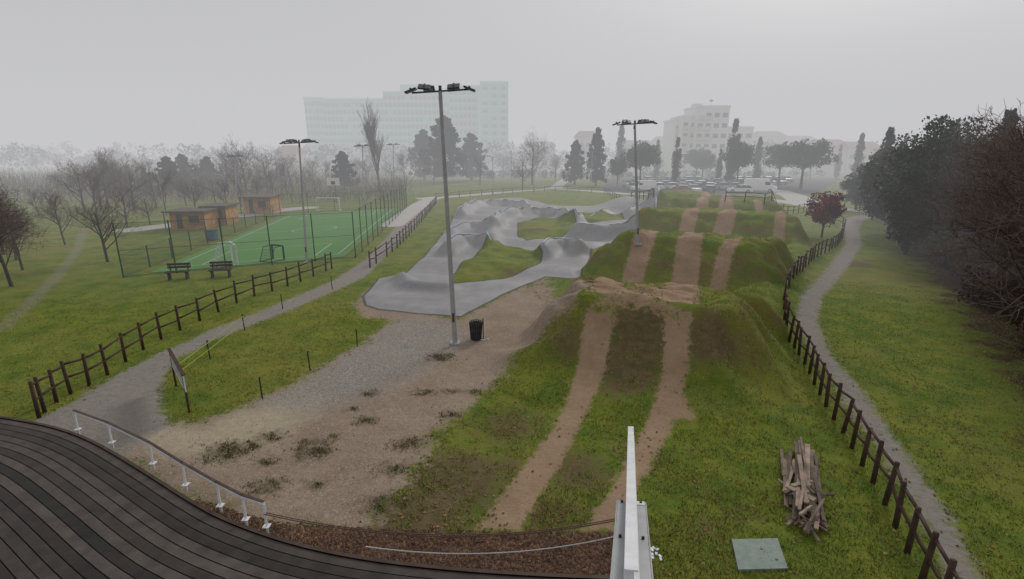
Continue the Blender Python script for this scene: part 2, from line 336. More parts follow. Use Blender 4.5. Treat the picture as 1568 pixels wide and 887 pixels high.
mb=MB(); mb.arr(*(lambda r:(r[0],r[1],0,r[2]))(tufts(gx_,gy_,.025,.075,.012))); mb.obj('grass_tufts',[M['grass']])
M['weed']=mat('weed_stem',(.14,.13,.05),.9,.4,3,col2=(.10,.065,.04),tone=True)
wx=[];wy=[]
for a,b_,r in weeds:
    cx,cy=G(a,b_); n=int(1900*r*r); wx.append(cx+rng.normal(0,r*.9,n)); wy.append(cy+rng.normal(0,r*.55,n))
wx=np.concatenate(wx);wy=np.concatenate(wy); kk=wav(wx,wy,3)+wav(wx,wy,7,1)>-.1; wx=wx[kk];wy=wy[kk]
mb=MB(); mb.arr(*(lambda r:(r[0],r[1],0,r[2]))(tufts(wx,wy,.02,.08,.014))); mb.obj('weed_clumps',[M['weed']])
def chips(x,y,smin,smax,flat=.5):
    z=H(x,y); n=len(x); s=rng.uniform(smin,smax,n)
    base=np.array([[1,0,0],[0,1,0],[-1,0,0],[0,-1,0],[0,0,1]],float)
    an=rng.uniform(0,6.28,n); V_=np.zeros((n,5,3)); sx=s*rng.uniform(.6,1.5,n)
    for q in range(5):
        bx,by,bz=base[q]; V_[:,q,0]=x+(bx*sx*np.cos(an)-by*s*np.sin(an)); V_[:,q,1]=y+(bx*sx*np.sin(an)+by*s*np.cos(an)); V_[:,q,2]=z-.005+bz*s*flat
    idx=np.arange(n)[:,None,None]*5+np.array([[0,1,4],[1,2,4],[2,3,4],[3,0,4]])[None]
    return V_.reshape(-1,3),idx.reshape(-1,3),np.repeat(rng.uniform(0,1,n),5)
x,y=scatter(17000,7.5,26); a_=polysd(x,y,DIRT); kp=(a_>.1)&(polysd(x,y,MUL)<0)&(polysd(x,y,DECKAREA)<0)
M['stone']=mat('gravel_stone',(.34,.30,.26),.9,.4,.8,tone=True)
mb=MB(); r=chips(x[kp],y[kp],.008,.028,.8); mb.arr(r[0],r[1],0,r[2]); mb.obj('gravel_stones',[M['stone']])
x,y=rng.uniform(-7,3,36000),rng.uniform(6.2,11,36000); kp=(polysd(x,y,MUL)>-.05)
M['chip']=mat('bark_chip',(.20,.12,.08),.9,.5,2,tone=True)
mb=MB(); r=chips(x[kp],y[kp],.015,.045,.9); mb.arr(r[0],r[1],0,r[2]); mb.obj('bark_mulch',[M['chip']])
x,y=scatter(7000,6.5,24); kp=(notgrass(x,y)<.3)&(wav(x,y,.6,2)+rng.normal(0,.4,len(x))>0)
M['litter']=mat('fallen_leaf',(.30,.19,.09),.9,.5,2,tone=True)
mb=MB(); r=chips(x[kp],y[kp],.012,.035,.9); r[0][:,2]+=.02; mb.arr(r[0],r[1],0,r[2]); mb.obj('fallen_leaves',[M['litter']])
# ------------------------------------------------------------------ pump track coping lines
def dens(pts,step):
    out=[]
    for (ax,ay),(bx,by) in zip(pts[:-1],pts[1:]):
        L=math.hypot(bx-ax,by-ay); n=max(1,int(round(L/step)))
        for q in range(n): out.append((ax+(bx-ax)*q/n,ay+(by-ay)*q/n))
    out.append(pts[-1]); return out
def smooth_poly(pts,it=2):
    for _ in range(it):
        o=[pts[0]]
        for (ax,ay),(bx,by) in zip(pts[:-1],pts[1:]): o+=[(ax*.75+bx*.25,ay*.75+by*.25),(ax*.25+bx*.75,ay*.25+by*.75)]
        o.append(pts[-1]); pts=o
    return pts
M['line']=mat('painted_edge_line',(.30,.44,.68),.6,.4,3,col2=(.46,.5,.55))
mb=MB()
for Pp,h,w_ in BW:
    if h<.5: continue
    q=dens(smooth_poly(Pp),.3)
    for i_ in range(len(q)-1):
        (ax,ay),(bx,by)=q[i_],q[i_+1]; L=math.hypot(bx-ax,by-ay)+1e-9; nx,ny=-(by-ay)/L*.065,(bx-ax)/L*.065
        za,zb=Hs(ax,ay)+.035,Hs(bx,by)+.035
        mb.quad([(ax-nx,ay-ny,za),(bx-nx,by-ny,zb),(bx+nx,by+ny,zb),(ax+nx,ay+ny,za)])
mb.obj('track_edge_line',[M['line']])
# ------------------------------------------------------------------ timber fences
def fence(pts,spacing=2.0,h=1.08):
    q=dens(pts,spacing); mb=MB(); prev=None
    for ii,(x,y) in enumerate(q):
        z=Hs(x,y); lx,ly=random.gauss(0,.03),random.gauss(0,.03); hh=h+random.gauss(0,.03)
        mb.tube((x,y,z-.2),(x+lx,y+ly,z+hh),.055,.047,7)
        cur=Vector((x+lx*.9,y+ly*.9,z))
        if prev is not None:
            for rh in (.48,.92):
                mb.tube(prev+Vector((0,0,rh+random.gauss(0,.035))),cur+Vector((0,0,rh+random.gauss(0,.035))),.036,.03,6)
        prev=cur
    mb.obj('timber_fence',[M['fence']],True)
fence(smooth_poly(P((60,640),(95,610),(150,585),(205,545),(260,513),(320,485),(375,458),(430,443),(470,428),(508,412)),1),1.9)
fence(smooth_poly(P((567,410),(600,388),(628,360),(650,335),(668,312)),1),1.7)
fence(P((668,306),(720,301),(800,295),(850,293),(925,296),(1000,303)),2.4,1.0)
fence(P((1110,308),(1170,312),(1230,324),(1290,348)),2.4,1.0)
fence(smooth_poly(P((1292,352),(1288,372),(1262,388),(1240,400),(1212,425),(1200,455),(1200,485),(1205,512),(1220,537),(1236,565),(1251,597),(1270,633),(1297,673),(1328,727),(1363,790),(1398,868),(1450,970)),1),1.3,1.02)
# ------------------------------------------------------------------ floodlight poles
def flood_mesh(h,lean=(0,0),thick=.09):
    mb=MB(); top=Vector((lean[0],lean[1],h))
    mb.box((0,0,.04),(.36,.36,.08),0)
    segs=5
    for i_ in range(segs):
        a=top*(i_/segs);b_=top*((i_+1)/segs); mb.tube(a,b_,thick*(1-.35*i_/segs),thick*(1-.35*(i_+1)/segs),10,0)
    mb.box(top*.12+Vector((0,-thick*.95,0)),(.09,.02,.35),1)
    mb.tube(top+Vector((-.95,0,-.05)),top+Vector((.95,0,.06)),.03,.03,6,1)
    mb.tube(top+Vector((-.42,-.3,.1)),top+Vector((-.42,.3,.1)),.025,.025,6,1); mb.tube(top+Vector((.42,-.3,.12)),top+Vector((.42,.3,.12)),.025,.025,6,1)
    mb.tube(top+Vector((0,0,-.25)),top+Vector((0,0,.18)),.06,.05,8,1)
    for sx,yy,rx,ry,zz in((-.98,0,.0,-.35,.02),(-.48,-.3,.5,.1,.10),(-.42,.3,-.5,.1,.12),(.48,-.3,.5,-.1,.12),(.42,.3,-.5,-.1,.14),(.98,0,.0,.35,.08)):
        R_=Matrix.Rotation(rx,3,'X')@Matrix.Rotation(ry,3,'Y')
        mb.box(top+Vector((sx,yy,zz)),(.40,.30,.055),1,R_); mb.box(top+Vector((sx,yy*.97,zz-.035)),(.32,.22,.02),2,R_)
        mb.box(top+Vector((sx,yy*.9,zz+.05)),(.06,.18,.06),1,R_)
    return mb
M['lens']=mat('lamp_lens',(.35,.36,.38),.3,.1,4)
def pole(px,py,pyt,pxt=None,thick=.09):
    x,y=GT(px,py); z=Hs(x,y); h=ZA(pyt,y)-z
    lx=(XA(pxt,y,z+h)-x) if pxt else 0
    flood_mesh(h,(lx,0),thick).obj('floodlight_pole',[M['galv'],M['lamp'],M['lens']],False,(x,y,z))
pole(697,527,140,674,.095); pole(977,375,190,972,.09)
pole(470,403,219,458,.08); pole(557,316,224,555); pole(603,300,222,602); pole(362,318,240,360)
def lamp_mesh(h):
    mb=MB(); mb.tube((0,0,0),(0,0,h),.07,.045,8); mb.tube((0,0,h-.1),(.5,0,h+.05),.035,.03,6)
    mb.box((.75,0,h+.06),(.55,.24,.08),1); mb.box((.75,0,h+.01),(.45,.18,.02),2); mb.tube((0,0,0),(0,0,.5),.1,.09,8); return mb
for px,py,pt in [(755,300,240),(783,282,232),(253,330,267),(645,300,262),(905,290,232),(1087,275,235),(1275,250,210),(818,292,236),(630,285,250),(720,275,240)]:
    x,y=G(px,py); h=ZA(pt,y); lamp_mesh(h).obj('street_lamp',[M['galv'],M['lamp'],M['lens']],False,(x,y,0),random.choice([0,3.14,1.5]))
# ------------------------------------------------------------------ start area: deck, rail, chain
ED=dens(smooth_poly([G(a,b_,.3) for a,b_ in EPX],2),.45)
def offs(pts,d):
    o=[]
    for i_ in range(len(pts)):
        a=pts[max(0,i_-1)];b_=pts[min(len(pts)-1,i_+1)]; L=math.hypot(b_[0]-a[0],b_[1]-a[1]); o.append((pts[i_][0]+(b_[1]-a[1])/L*d,pts[i_][1]-(b_[0]-a[0])/L*d))
    return o
M['deck']=mat('deck_board',(.060,.050,.043),.7,.4,3,.003,tone=True)
bwid=.19; mb=MB()
for kq in range(34):
    a=offs(ED,kq*bwid+.006); b_=offs(ED,(kq+1)*bwid-.012); tn=random.uniform(.15,.9); zt=.3+random.uniform(-.003,.003)
    for i_ in range(len(ED)-1):
        if i_%7==0: tn=min(1,max(0,tn+random.uniform(-.2,.2)))
        mb.quad([(*a[i_],zt),(*a[i_+1],zt),(*b_[i_+1],zt),(*b_[i_],zt)][::-1],0,tn)
    if kq==0:
        for i_ in range(len(ED)-1): mb.quad([(*a[i_],-.05),(*a[i_+1],-.05),(*a[i_+1],zt),(*a[i_],zt)],0,.1)
b_=offs(ED,34*bwid); a=offs(ED,.02)
for i_ in range(len(ED)-1): mb.quad([(*a[i_],.2),(*a[i_+1],.2),(*b_[i_+1],.2),(*b_[i_],.2)][::-1],1,.1)
mb.obj('start_platform_deck',[M['deck'],M['dark']])
mb=MB(); o1=offs(ED,-.07);o2=offs(ED,0.0)
for i_ in range(len(ED)-1):
    mb.quad([(*o1[i_],.33),(*o1[i_+1],.33),(*o2[i_+1],.33),(*o2[i_],.33)],0,.3); mb.quad([(*o1[i_],-.05),(*o1[i_+1],-.05),(*o1[i_+1],.33),(*o1[i_],.33)][::-1],0,.2)
M['fascia']=mat('brown_fascia',(.09,.06,.045),.7,.4,3,tone=True)
mb.obj('platform_edging',[M['fascia']])
mb=MB(); rp=[G(a,b_,.3) for a,b_ in [(120,660),(172,680),(235,712),(285,745),(338,777),(377,798),(409,809)]]
prev=None
for (x,y) in rp:
    mb.tube((x,y,.2),(x,y,.82),.024,.024,8,0); mb.box((x,y,.35),(.12,.12,.012),0)
    if prev:
        Rz=Matrix.Rotation(math.atan2(y-prev[1],x-prev[0]),3,'Z'); L=math.hypot(x-prev[0],y-prev[1])
        mb.box(((prev[0]+x)/2,(prev[1]+y)/2,.845),(L+.02,.07,.04),0,Rz); mb.box(((prev[0]+x)/2,(prev[1]+y)/2,.875),(L+.02,.055,.016),1,Rz)
    prev=(x,y)
mb.obj('platform_railing',[M['white'],M['fascia']])
def chain(name,p0,p1,sag,r,m,links=True,nn=170):
    mb=MB(); p0=Vector(p0);p1=Vector(p1); prev=None
    for i_ in range(nn+1):
        f=i_/nn; p=p0.lerp(p1,f); p.z-=sag*4*f*(1-f); gz=Hs(p.x,p.y)+.02; p.z=max(p.z,gz)
        if prev is not None:
            if links:
                d=(p-prev).normalized(); s_=d.cross(Vector((0,0,1))).normalized() if i_%2 else Vector((0,0,1))
                for sg in(-1,1): mb.tube(prev+s_*sg*r-d*.012,p+s_*sg*r+d*.012,r*.45,r*.45,5)
            else: mb.tube(prev,p,r,r,5,cap=False)
        prev=p
    mb.obj(name,[m])
x0,y0=rp[-1]
a1=G(945,806,.35)
chain('barrier_chain',(x0,y0,.62),(a1[0],a1[1],.5),.42,.022,M['rust'])
a2=G(940,822,.3); a0=G(560,840,.3)
chain('white_rope',(a0[0],a0[1],.34),(a2[0],a2[1],.3),.25,.010,M['rope'],False,80)
# white ramp rail
mb=MB()
def railpt(px,py,Y): 
    a,b_,c_=ray(px,py); t_=Y/b_; return Vector((a*t_,Y,CH+c_*t_))
A0=railpt(966,660,8.4); A1=railpt(967,890,2.9)
d=(A1-A0); L=d.length; dn=d.normalized(); side=Vector((1,0,0)); up=side.cross(dn); up=-up if up.z<0 else up
side=dn.cross(up).normalized()
R_=Matrix((side,dn,up)).transposed()
mid=(A0+A1)/2
mb.box(mid,(.035,L,.14),0,R_); mb.box(mid+up*.075,(.095,L+.02,.012),0,R_); mb.box(mid-up*.075,(.115,L-.02,.012),0,R_)
mb.box(A0-dn*.008,(.11,.014,.16),0,R_)
B0=A0.lerp(A1,.64); c_=B0.lerp(A1,.5); LB=(A1-B0).length
mb.box(c_-up*.12,(.30,LB,.02),1,R_); mb.box(c_-up*.17+side*.15,(.016,LB,.12),1,R_); mb.box(c_-up*.17-side*.15,(.016,LB,.12),1,R_)
mb.box(B0-up*.105+side*-.09-dn*-.07,(.1,.12,.01),0,R_)
for f in(.03,.5,.97):
    c_=B0.lerp(A1,f); mb.box(c_-up*.10,(.10,.10,.02),0,R_)
    for sx in(-.1,.1):
        mb.tube(c_+side*sx-up*.12,c_+side*sx-up*.085,.014,.014,6,2)
mb.box(Vector((A1.x,A1.y,A1.z/2-.15)),(.18,.18,A1.z-.3),1)
mb.obj('ramp_side_rail',[M['white'],M['galv'],M['dark']])
# ------------------------------------------------------------------ bin, sign, stakes, wood pile, hatch
x,y=GT(729,520); z=Hs(x,y); mb=MB()
for q in range(16):
    a=q*2*math.pi/16; ca,sa=math.cos(a),math.sin(a); mb.tube((.20*ca,.20*sa,.05),(.25*ca,.25*sa,.72),.014,.014,5)
for hz,r in((.05,.20),(.3,.219),(.55,.238),(.72,.25)):
    for q in range(16):
        a=q*2*math.pi/16;b_=(q+1)*2*math.pi/16; mb.tube((r*math.cos(a),r*math.sin(a),hz),(r*math.cos(b_),r*math.sin(b_),hz),.016,.016,5)
for q in range(12):
    a=q*math.pi/6;b_=(q+1)*math.pi/6
    mb.quad([(.18*math.cos(a),.18*math.sin(a),.08),(.18*math.cos(b_),.18*math.sin(b_),.08),(.225*math.cos(b_),.225*math.sin(b_),.69),(.225*math.cos(a),.225*math.sin(a),.69)],1)
mb.tube((.28,0,0),(.28,0,.85),.02,.02,6); mb.tube((0,0,.06),(0,0,.08),.2,.2,12)
mb.obj('litter_bin',[M['dark'],M['lamp']],loc=(x,y,z))
mb=MB()
for q in range(5): 
    mb.box((random.uniform(-.15,.15),random.uniform(-.15,.15),.02),(.07,.05,.02),0,Matrix.Rotation(random.random()*3,3,'Z')@Matrix.Rotation(random.random()*.5,3,'X'))
mb.obj('paper_litter',[M['white']],loc=(x+.35,y,z))
xa,ya=GT(290,632); xb,yb=GT(270,592); mb=MB()
for (x,y) in((xa,ya),(xb,yb)): mb.tube((x,y,-.1),(x,y,1.15),.03,.03,7,0)
ang=math.atan2(yb-ya,xb-xa); Lb=math.hypot(xb-xa,yb-ya)
Rb=Matrix.Rotation(ang,3,'Z')
mb.box(((xa+xb)/2,(ya+yb)/2,.92),(Lb+.25,.03,.5),1,Rb); mb.box(((xa+xb)/2,(ya+yb)/2,.92),(Lb+.1,.036,.36),2,Rb); mb.box(((xa+xb)/2,(ya+yb)/2,1.19),(Lb+.35,.09,.03),0,Rb)
M['panel']=mat('sign_print',(.45,.5,.5),.5,.7,9)
mb.obj('information_board',[M['fence'],M['white'],M['panel']])
st=[(322,550),(375,506),(433,473),(509,443),(547,531),(475,568),(402,611)]
sp_=[]
for px,py in st:
    x,y=GT(px,py); z=Hs(x,y); mb=MB(); mb.tube((0,0,-.1),(random.gauss(0,.02),0,.68),.022,.02,6); mb.tube((0,0,.66),(0,0,.70),.03,.022,6); mb.obj('marker_stake',[M['dark']],loc=(x,y,z)); sp_.append((x,y,z+.6))
M['tape']=mat('barrier_tape',(.38,.42,.08),.6,.3,8)
mb=MB(); pts_=[(xb,yb,.6),sp_[0],sp_[1]]
for dz in(0,-.25):
    for a,b_ in zip(pts_[:-1],pts_[1:]): mb.tube(Vector(a)+Vector((0,0,dz)),Vector(b_)+Vector((0,0,dz)),.014,.014,4)
mb.obj('barrier_tape',[M['tape']])
x0,y0=GT(1232,832); x1,y1=GT(1226,678); mb=MB(); ang=math.atan2(y1-y0,x1-x0); L=math.hypot(x1-x0,y1-y0)
for q in range(84):
    lng=q<46
    lay=random.random(); l_=random.uniform(1.2,2.5) if lng else random.uniform(.3,.9)
    f=random.uniform(.40,.66) if lng else random.uniform(.05,.42)
    da=random.gauss(0,.06) if lng else random.gauss(0,.7)
    s_=f*L; wx_=random.gauss(0,.14)
    cx=x0+math.cos(ang)*s_-math.sin(ang)*wx_; cy=y0+math.sin(ang)*s_+math.cos(ang)*wx_
    R_=Matrix.Rotation(ang+da,3,'Z')@Matrix.Rotation(random.gauss(0,.05 if lng else .2),3,'Y')@Matrix.Rotation(random.gauss(0,.4),3,'X')
    mb.box((cx,cy,Hs(cx,cy)+.04+lay*.3*max(.2,1-abs(wx_)*2)),(l_,random.uniform(.04,.11),random.uniform(.02,.04)),0,R_,random.uniform(0,1))
mb.obj('timber_pile',[M['wood']])
hp=[GT(1120,829),GT(1190,828),GT(1206,873),GT(1130,876)]; mb=MB(); cz=Hs(*hp[0])
M['hatch']=mat('hatch_steel',(.20,.25,.22),.6,.2,6)
lo=[(a,b_,cz-.03) for a,b_ in hp];hi=[(a,b_,cz+.05) for a,b_ in hp]
mb.quad(hi[::-1])
for i_ in range(4): mb.quad([lo[i_],lo[(i_+1)%4],hi[(i_+1)%4],hi[i_]])
cxm=sum(a for a,b_ in hp)/4;cym=sum(b_ for a,b_ in hp)/4
mb.box((cxm+.25,cym-.15,cz+.056),(.03,.03,.012),1); mb.box((cxm+.1,cym+.1,cz+.054),(.04,.02,.008),1)
mb.obj('metal_hatch',[M['hatch'],M['dark']])
mb=MB()
for q in range(9):
    x,y=GT(1000+random.uniform(-4,14),848+random.uniform(-8,12)); mb.box((x,y,Hs(x,y)+.02),(.06,.04,.02),0,Matrix.Rotation(random.random()*3,3,'Z'))
mb.obj('paper_scraps',[M['white']])
for px,py in((274,428),(339,425)):
    x,y=G(px,py); mb=MB()
    for q in range(3): mb.box((0,-.18+q*.17,.46),(1.2,.13,.04),0)
    for q in range(2): mb.box((0,.32,.66+q*.17),(1.2,.03,.13),0)
    for sx in(-.45,.45):
        mb.box((sx,0,.22),(.06,.45,.44),1,top=.8); mb.box((sx,.3,.6),(.05,.05,.5),1); mb.box((sx,.0,.43),(.06,.6,.03),1)
    mb.obj('park_bench',[M['fence'],M['dark']],loc=(x,y,0),rz=.25)
# ------------------------------------------------------------------ soccer field
C4=[G(228,419),G(527,394),G(612,319),G(440,329)]
def bl2(a,b_): 
    x=(C4[0][0]*(1-a)+C4[1][0]*a)*(1-b_)+(C4[3][0]*(1-a)+C4[2][0]*a)*b_
    y=(C4[0][1]*(1-a)+C4[1][1]*a)*(1-b_)+(C4[3][1]*(1-a)+C4[2][1]*a)*b_
    return (x,y)
M['turf']=mat('artificial_turf',(.095,.24,.055),.9,.15,.4,col2=(.12,.27,.075))
M['tline']=mat('turf_line',(.46,.55,.42),.9,.2,3)
mb=MB(); hi=[(*q,.04) for q in C4]; lo=[(*q,-.05) for q in C4]; mb.quad(hi)
for i_ in range(4): mb.quad([lo[i_],lo[(i_+1)%4],hi[(i_+1)%4],hi[i_]])
W_=11.5;L_=33.
def ls(a0,b0,a1,b1,w=.045):
    da,db=(a1-a0)*W_,(b1-b0)*L_; l=math.hypot(da,db); na_,nb_=-db/l*w/W_,da/l*w/L_
    mb.quad([(*bl2(a0-na_,b0-nb_),.046),(*bl2(a1-na_,b1-nb_),.046),(*bl2(a1+na_,b1+nb_),.046),(*bl2(a0+na_,b0+nb_),.046)],1)
ls(.06,.04,.94,.04);ls(.06,.96,.94,.96);ls(.06,.04,.06,.96);ls(.94,.04,.94,.96);ls(.06,.5,.94,.5)
for i_ in range(24):
    a=i_*math.pi/12;b_=(i_+1)*math.pi/12; ls(.5+1.8/W_*math.cos(a),.5+1.8/L_*math.sin(a),.5+1.8/W_*math.cos(b_),.5+1.8/L_*math.sin(b_))
for e0,e1 in((.04,.2),(.96,.8)): ls(.2,e0,.2,e1);ls(.8,e0,.8,e1);ls(.2,e1,.8,e1)
mb.obj('soccer_field',[M['turf'],M['tline']])
def goal(x,y,rz,w=3.0,h=2.0,m='white'):
    mb=MB()
    for sx in(-w/2,w/2):
        mb.tube((sx,0,0),(sx,0,h),.06,.06,8); mb.tube((sx,0,h),(sx,.7,h),.025,.025,6); mb.tube((sx,.7,h),(sx,1.1,0),.025,.025,6); mb.tube((sx,0,.03),(sx,1.1,.03),.025,.025,6)
    mb.tube((-w/2,0,h),(w/2,0,h),.06,.06,8); mb.tube((-w/2,1.1,.03),(w/2,1.1,.03),.025,.025,6)
    for q in range(9):
        sx=-w/2+w*q/8; mb.tube((sx,.7,h),(sx,1.1,0),.006,.006,3,cap=False)
    for q in range(6):
        f=q/5; mb.tube((-w/2,.7+.4*f,h*(1-f)+.02),(w/2,.7+.4*f,h*(1-f)+.02),.006,.006,3,cap=False)
    mb.obj('soccer_goal',[M[m]],loc=(x,y,.045),rz=rz)
gx,gy=G(503,324); goal(gx,gy,.05,2.8,1.6)
gx,gy=G(360,404); goal(gx,gy,math.pi-.9,1.6,1.3)
gx,gy=G(427,398); goal(gx,gy,math.pi-.4,1.0,.95,'green')
def netfence(a,b_,n,h):
    mb=MB(); a=Vector((*a,0));b_=Vector((*b_,0))
    for i_ in range(n+1):
        p=a.lerp(b_,i_/n); mb.tube(p,p+Vector((0,0,h)),.04,.035,6,0)
    for hz in(.08,h*.5,h-.05): mb.tube(a+Vector((0,0,hz)),b_+Vector((0,0,hz)),.012,.012,5,0)
    z=Vector((0,0,h-.05)); mb.quad([a,b_,b_+z,a+z],1)
    mb.obj('netting_fence',[M['green'],M['net']])
def ex(p,q,d): 
    v=(p[0]-q[0],p[1]-q[1]);l=math.hypot(*v); return (p[0]+v[0]/l*d,p[1]+v[1]/l*d)
cc=[ex(ex(C4[0],C4[1],.9),C4[3],.7),ex(ex(C4[1],C4[0],.9),C4[2],.7),ex(ex(C4[2],C4[3],.9),C4[1],.7),ex(ex(C4[3],C4[2],.9),C4[0],.7)]
netfence(cc[0],cc[1],5,3.2); netfence(cc[1],cc[2],14,3.2); netfence(cc[2],cc[3],5,2.4); netfence(cc[3],cc[0],11,1.4)
x,y=G(513,312); mb=MB(); mb.tube((0,.6,0),(0,.6,2.8),.08,.07,8,0); mb.tube((0,.6,2.8),(0,0,3.0),.05,.05,6,0); mb.box((0,-.05,3.1),(1.8,.05,1.05),1); mb.box((0,-.085,2.95),(.6,.01,.45),0)
for q in range(10):
    a=q*math.pi/5;b_=(q+1)*math.pi/5; mb.tube((.22*math.cos(a),-.32+.22*math.sin(a),2.75),(.22*math.cos(b_),-.32+.22*math.sin(b_),2.75),.015,.015,4,0)
mb.obj('basketball_hoop',[M['lamp'],M['white']],loc=(x,y,0))
M['owood']=mat('orange_cladding',(.52,.27,.08),.7,.4,2); M['roof']=mat('flat_roof',(.12,.10,.085),.8,.3,2)
def kiosk(pxl,pxr,py,pyt,dep,name='wooden_kiosk'):
    Y=G(784,py)[1]; xl,xr=XA(pxl,Y),XA(pxr,Y); h=ZA(pyt,Y); w=xr-xl; mb=MB()
    mb.box((0,dep/2,h/2),(w,dep,h),0)
    nb=int(w/.18)
    for q in range(nb): mb.box((-w/2+(q+.5)*w/nb,-.012,h/2),(w/nb-.03,.02,h-.1),0)
    mb.box((0,dep/2-.2,h+.07),(w+.6,dep+.9,.14),1)
    mb.box((-w*.22,-.035,h*.48),(w*.16,.03,h*.8),2); mb.box((w*.2,-.035,h*.6),(w*.3,.03,h*.4),2); mb.box((w*.2,-.12,h*.38),(w*.34,.25,.05),0)
    for sx in(-.5,.5): mb.tube((sx*(w+.4),-.5,0),(sx*(w+.4),-.5,h),.05,.05,6,1)
    mb.obj(name,[M['owood'],M['roof'],M['glass']],loc=((xl+xr)/2,Y,0),rz=.1)
kiosk(264,314,352,325,3); kiosk(318,347,345,317,3); kiosk(376,414,328,303,4)
M['tarp']=mat('blue_bin_plastic',(.08,.16,.30),.5,.2,3)
x,y=G(325,368); mb=MB(); mb.box((0,0,.45),(.7,.55,.7),0,top=1.1); mb.box((0,0,.83),(.82,.65,.06),1); mb.tube((-.3,-.2,.08),(-.3,.2,.08),.08,.08,8,1); mb.tube((.3,-.2,.08),(.3,.2,.08),.08,.08,8,1)
mb.obj('waste_container',[M['tarp'],M['dark']],loc=(x,y,0))
# ------------------------------------------------------------------ vehicles
paints={'white':(.85,.85,.85),'silver':(.55,.56,.57),'grey':(.14,.15,.16),'black':(.025,.025,.03),'red':(.40,.03,.03),'blue':(.04,.09,.25)}
def car_mesh(col,van=False):
    mb=MB(); W2=.86
    if van: low=[(-2.6,.35),(-2.6,1.1),(1.7,1.15),(2.45,1.0),(2.6,.8),(2.6,.35)]; cab=[(-2.58,1.1),(-2.5,2.2),(.9,2.2),(1.3,2.1),(1.95,1.13)]
    else: low=[(-2.1,.32),(-2.15,.7),(-2.05,.92),(1.0,.95),(1.9,.82),(2.1,.6),(2.1,.32)]; cab=[(-1.95,.91),(-1.55,1.38),(-1.1,1.46),(.2,1.44),(1.05,.93)]
    mb.prism(low,-W2,W2,0)
    b=len(mb.v); n=len(cab)
    for sgn in(-1,1):
        for x,z in cab: mb.v.append((x,sgn*(W2-.02-(z-cab[0][1])*(.05 if van else .28)),z))
    mb.t+=[.5]*(2*n); gm_=0 if van else 1
    mb.f.append(tuple(b+i for i in range(n)));mb.m.append(gm_); mb.f.append(tuple(b+2*n-1-i for i in range(n)));mb.m.append(gm_)
    for i in range(n-1):
        isg=(i==n-2) or (i==0 and not van)
        mb.f.append((b+i+1,b+i,b+n+i,b+n+i+1)); mb.m.append(1 if isg else 0)
    if van:
        for s_ in(-1,1): mb.box((1.15,s_*(W2-.03),1.5),(.8,.02,.5),1)
    else:
        for s_ in(-1,1):
            for px_ in(-1.0,-.1): mb.box((px_,s_*(W2-.12),1.2),(.06,.03,.5),0)
    for wx_ in((-1.6,1.6) if van else(-1.3,1.3)):
        for s_ in(-1,1): mb.tube((wx_,s_*(W2-.2),.33),(wx_,s_*(W2+.02),.33),.33,.33,14,2); mb.tube((wx_,s_*(W2+.01),.33),(wx_,s_*(W2+.035),.33),.19,.17,10,3)
    fx=2.6 if van else 2.1
    for s_ in(-.62,.62):
        mb.box((fx-.03,s_,.68),(.1,.34,.14),4); mb.box((-fx+.0,s_*1.1,.8),(.1,.2,.16),5)
    mb.box((fx+.005,0,.42),(.03,.5,.12),3); mb.box((-fx-.03,0,.55),(.03,.5,.12),3)
    for s_ in(-1,1): mb.box((.85,s_*(W2+.08),1.0),(.14,.14,.1),0)
    pm=mat('car_paint_'+col,paints[col],.3,.1,2,spec=.5)
    return mb.mesh('van_body' if van else 'car_body',[pm,M['glass'],M['dark'],M['galv'],M['lens'],M['red']])
cars=[car_mesh(c_) for c_ in('white','silver','grey','black','red','blue')]; van=car_mesh('white',True)
for ri,(Yr,pl,pr) in enumerate(((96,1020,1080),(104,950,1130),(112,945,1160),(121,945,1180),(132,960,1200))):
    x=XA(pl,Yr); xe=XA(pr,Yr)
    while x<xe:
        x+=2.5
        if random.random()<.1: continue
        inst('parked_car',random.choices(cars,[8,5,3,3,1,1])[0],(x,Yr+random.uniform(-.4,.4),0),math.pi/2*random.choice([1,-1])+random.gauss(0,.03))
inst('white_van',van,(XA(1163,97),97,0),-.5,1.1); inst('parked_car',cars[0],(XA(1132,95),95,0),2.9); inst('white_van',van,(XA(985,100),100,0),math.pi+.3,.9)
x=XA(722,178)
while x<XA(865,178):
    x+=4.6
    if random.random()<.85: inst('parked_car',random.choices(cars,[8,4,2,2,1,1])[0],(x,172+random.uniform(-1,1),0),random.choice([0,math.pi]))
    if random.random()<.6: inst('parked_car',random.choices(cars,[8,4,2,2,1,1])[0],(x+1,184+random.uniform(-1,1),0),random.choice([0,math.pi]))
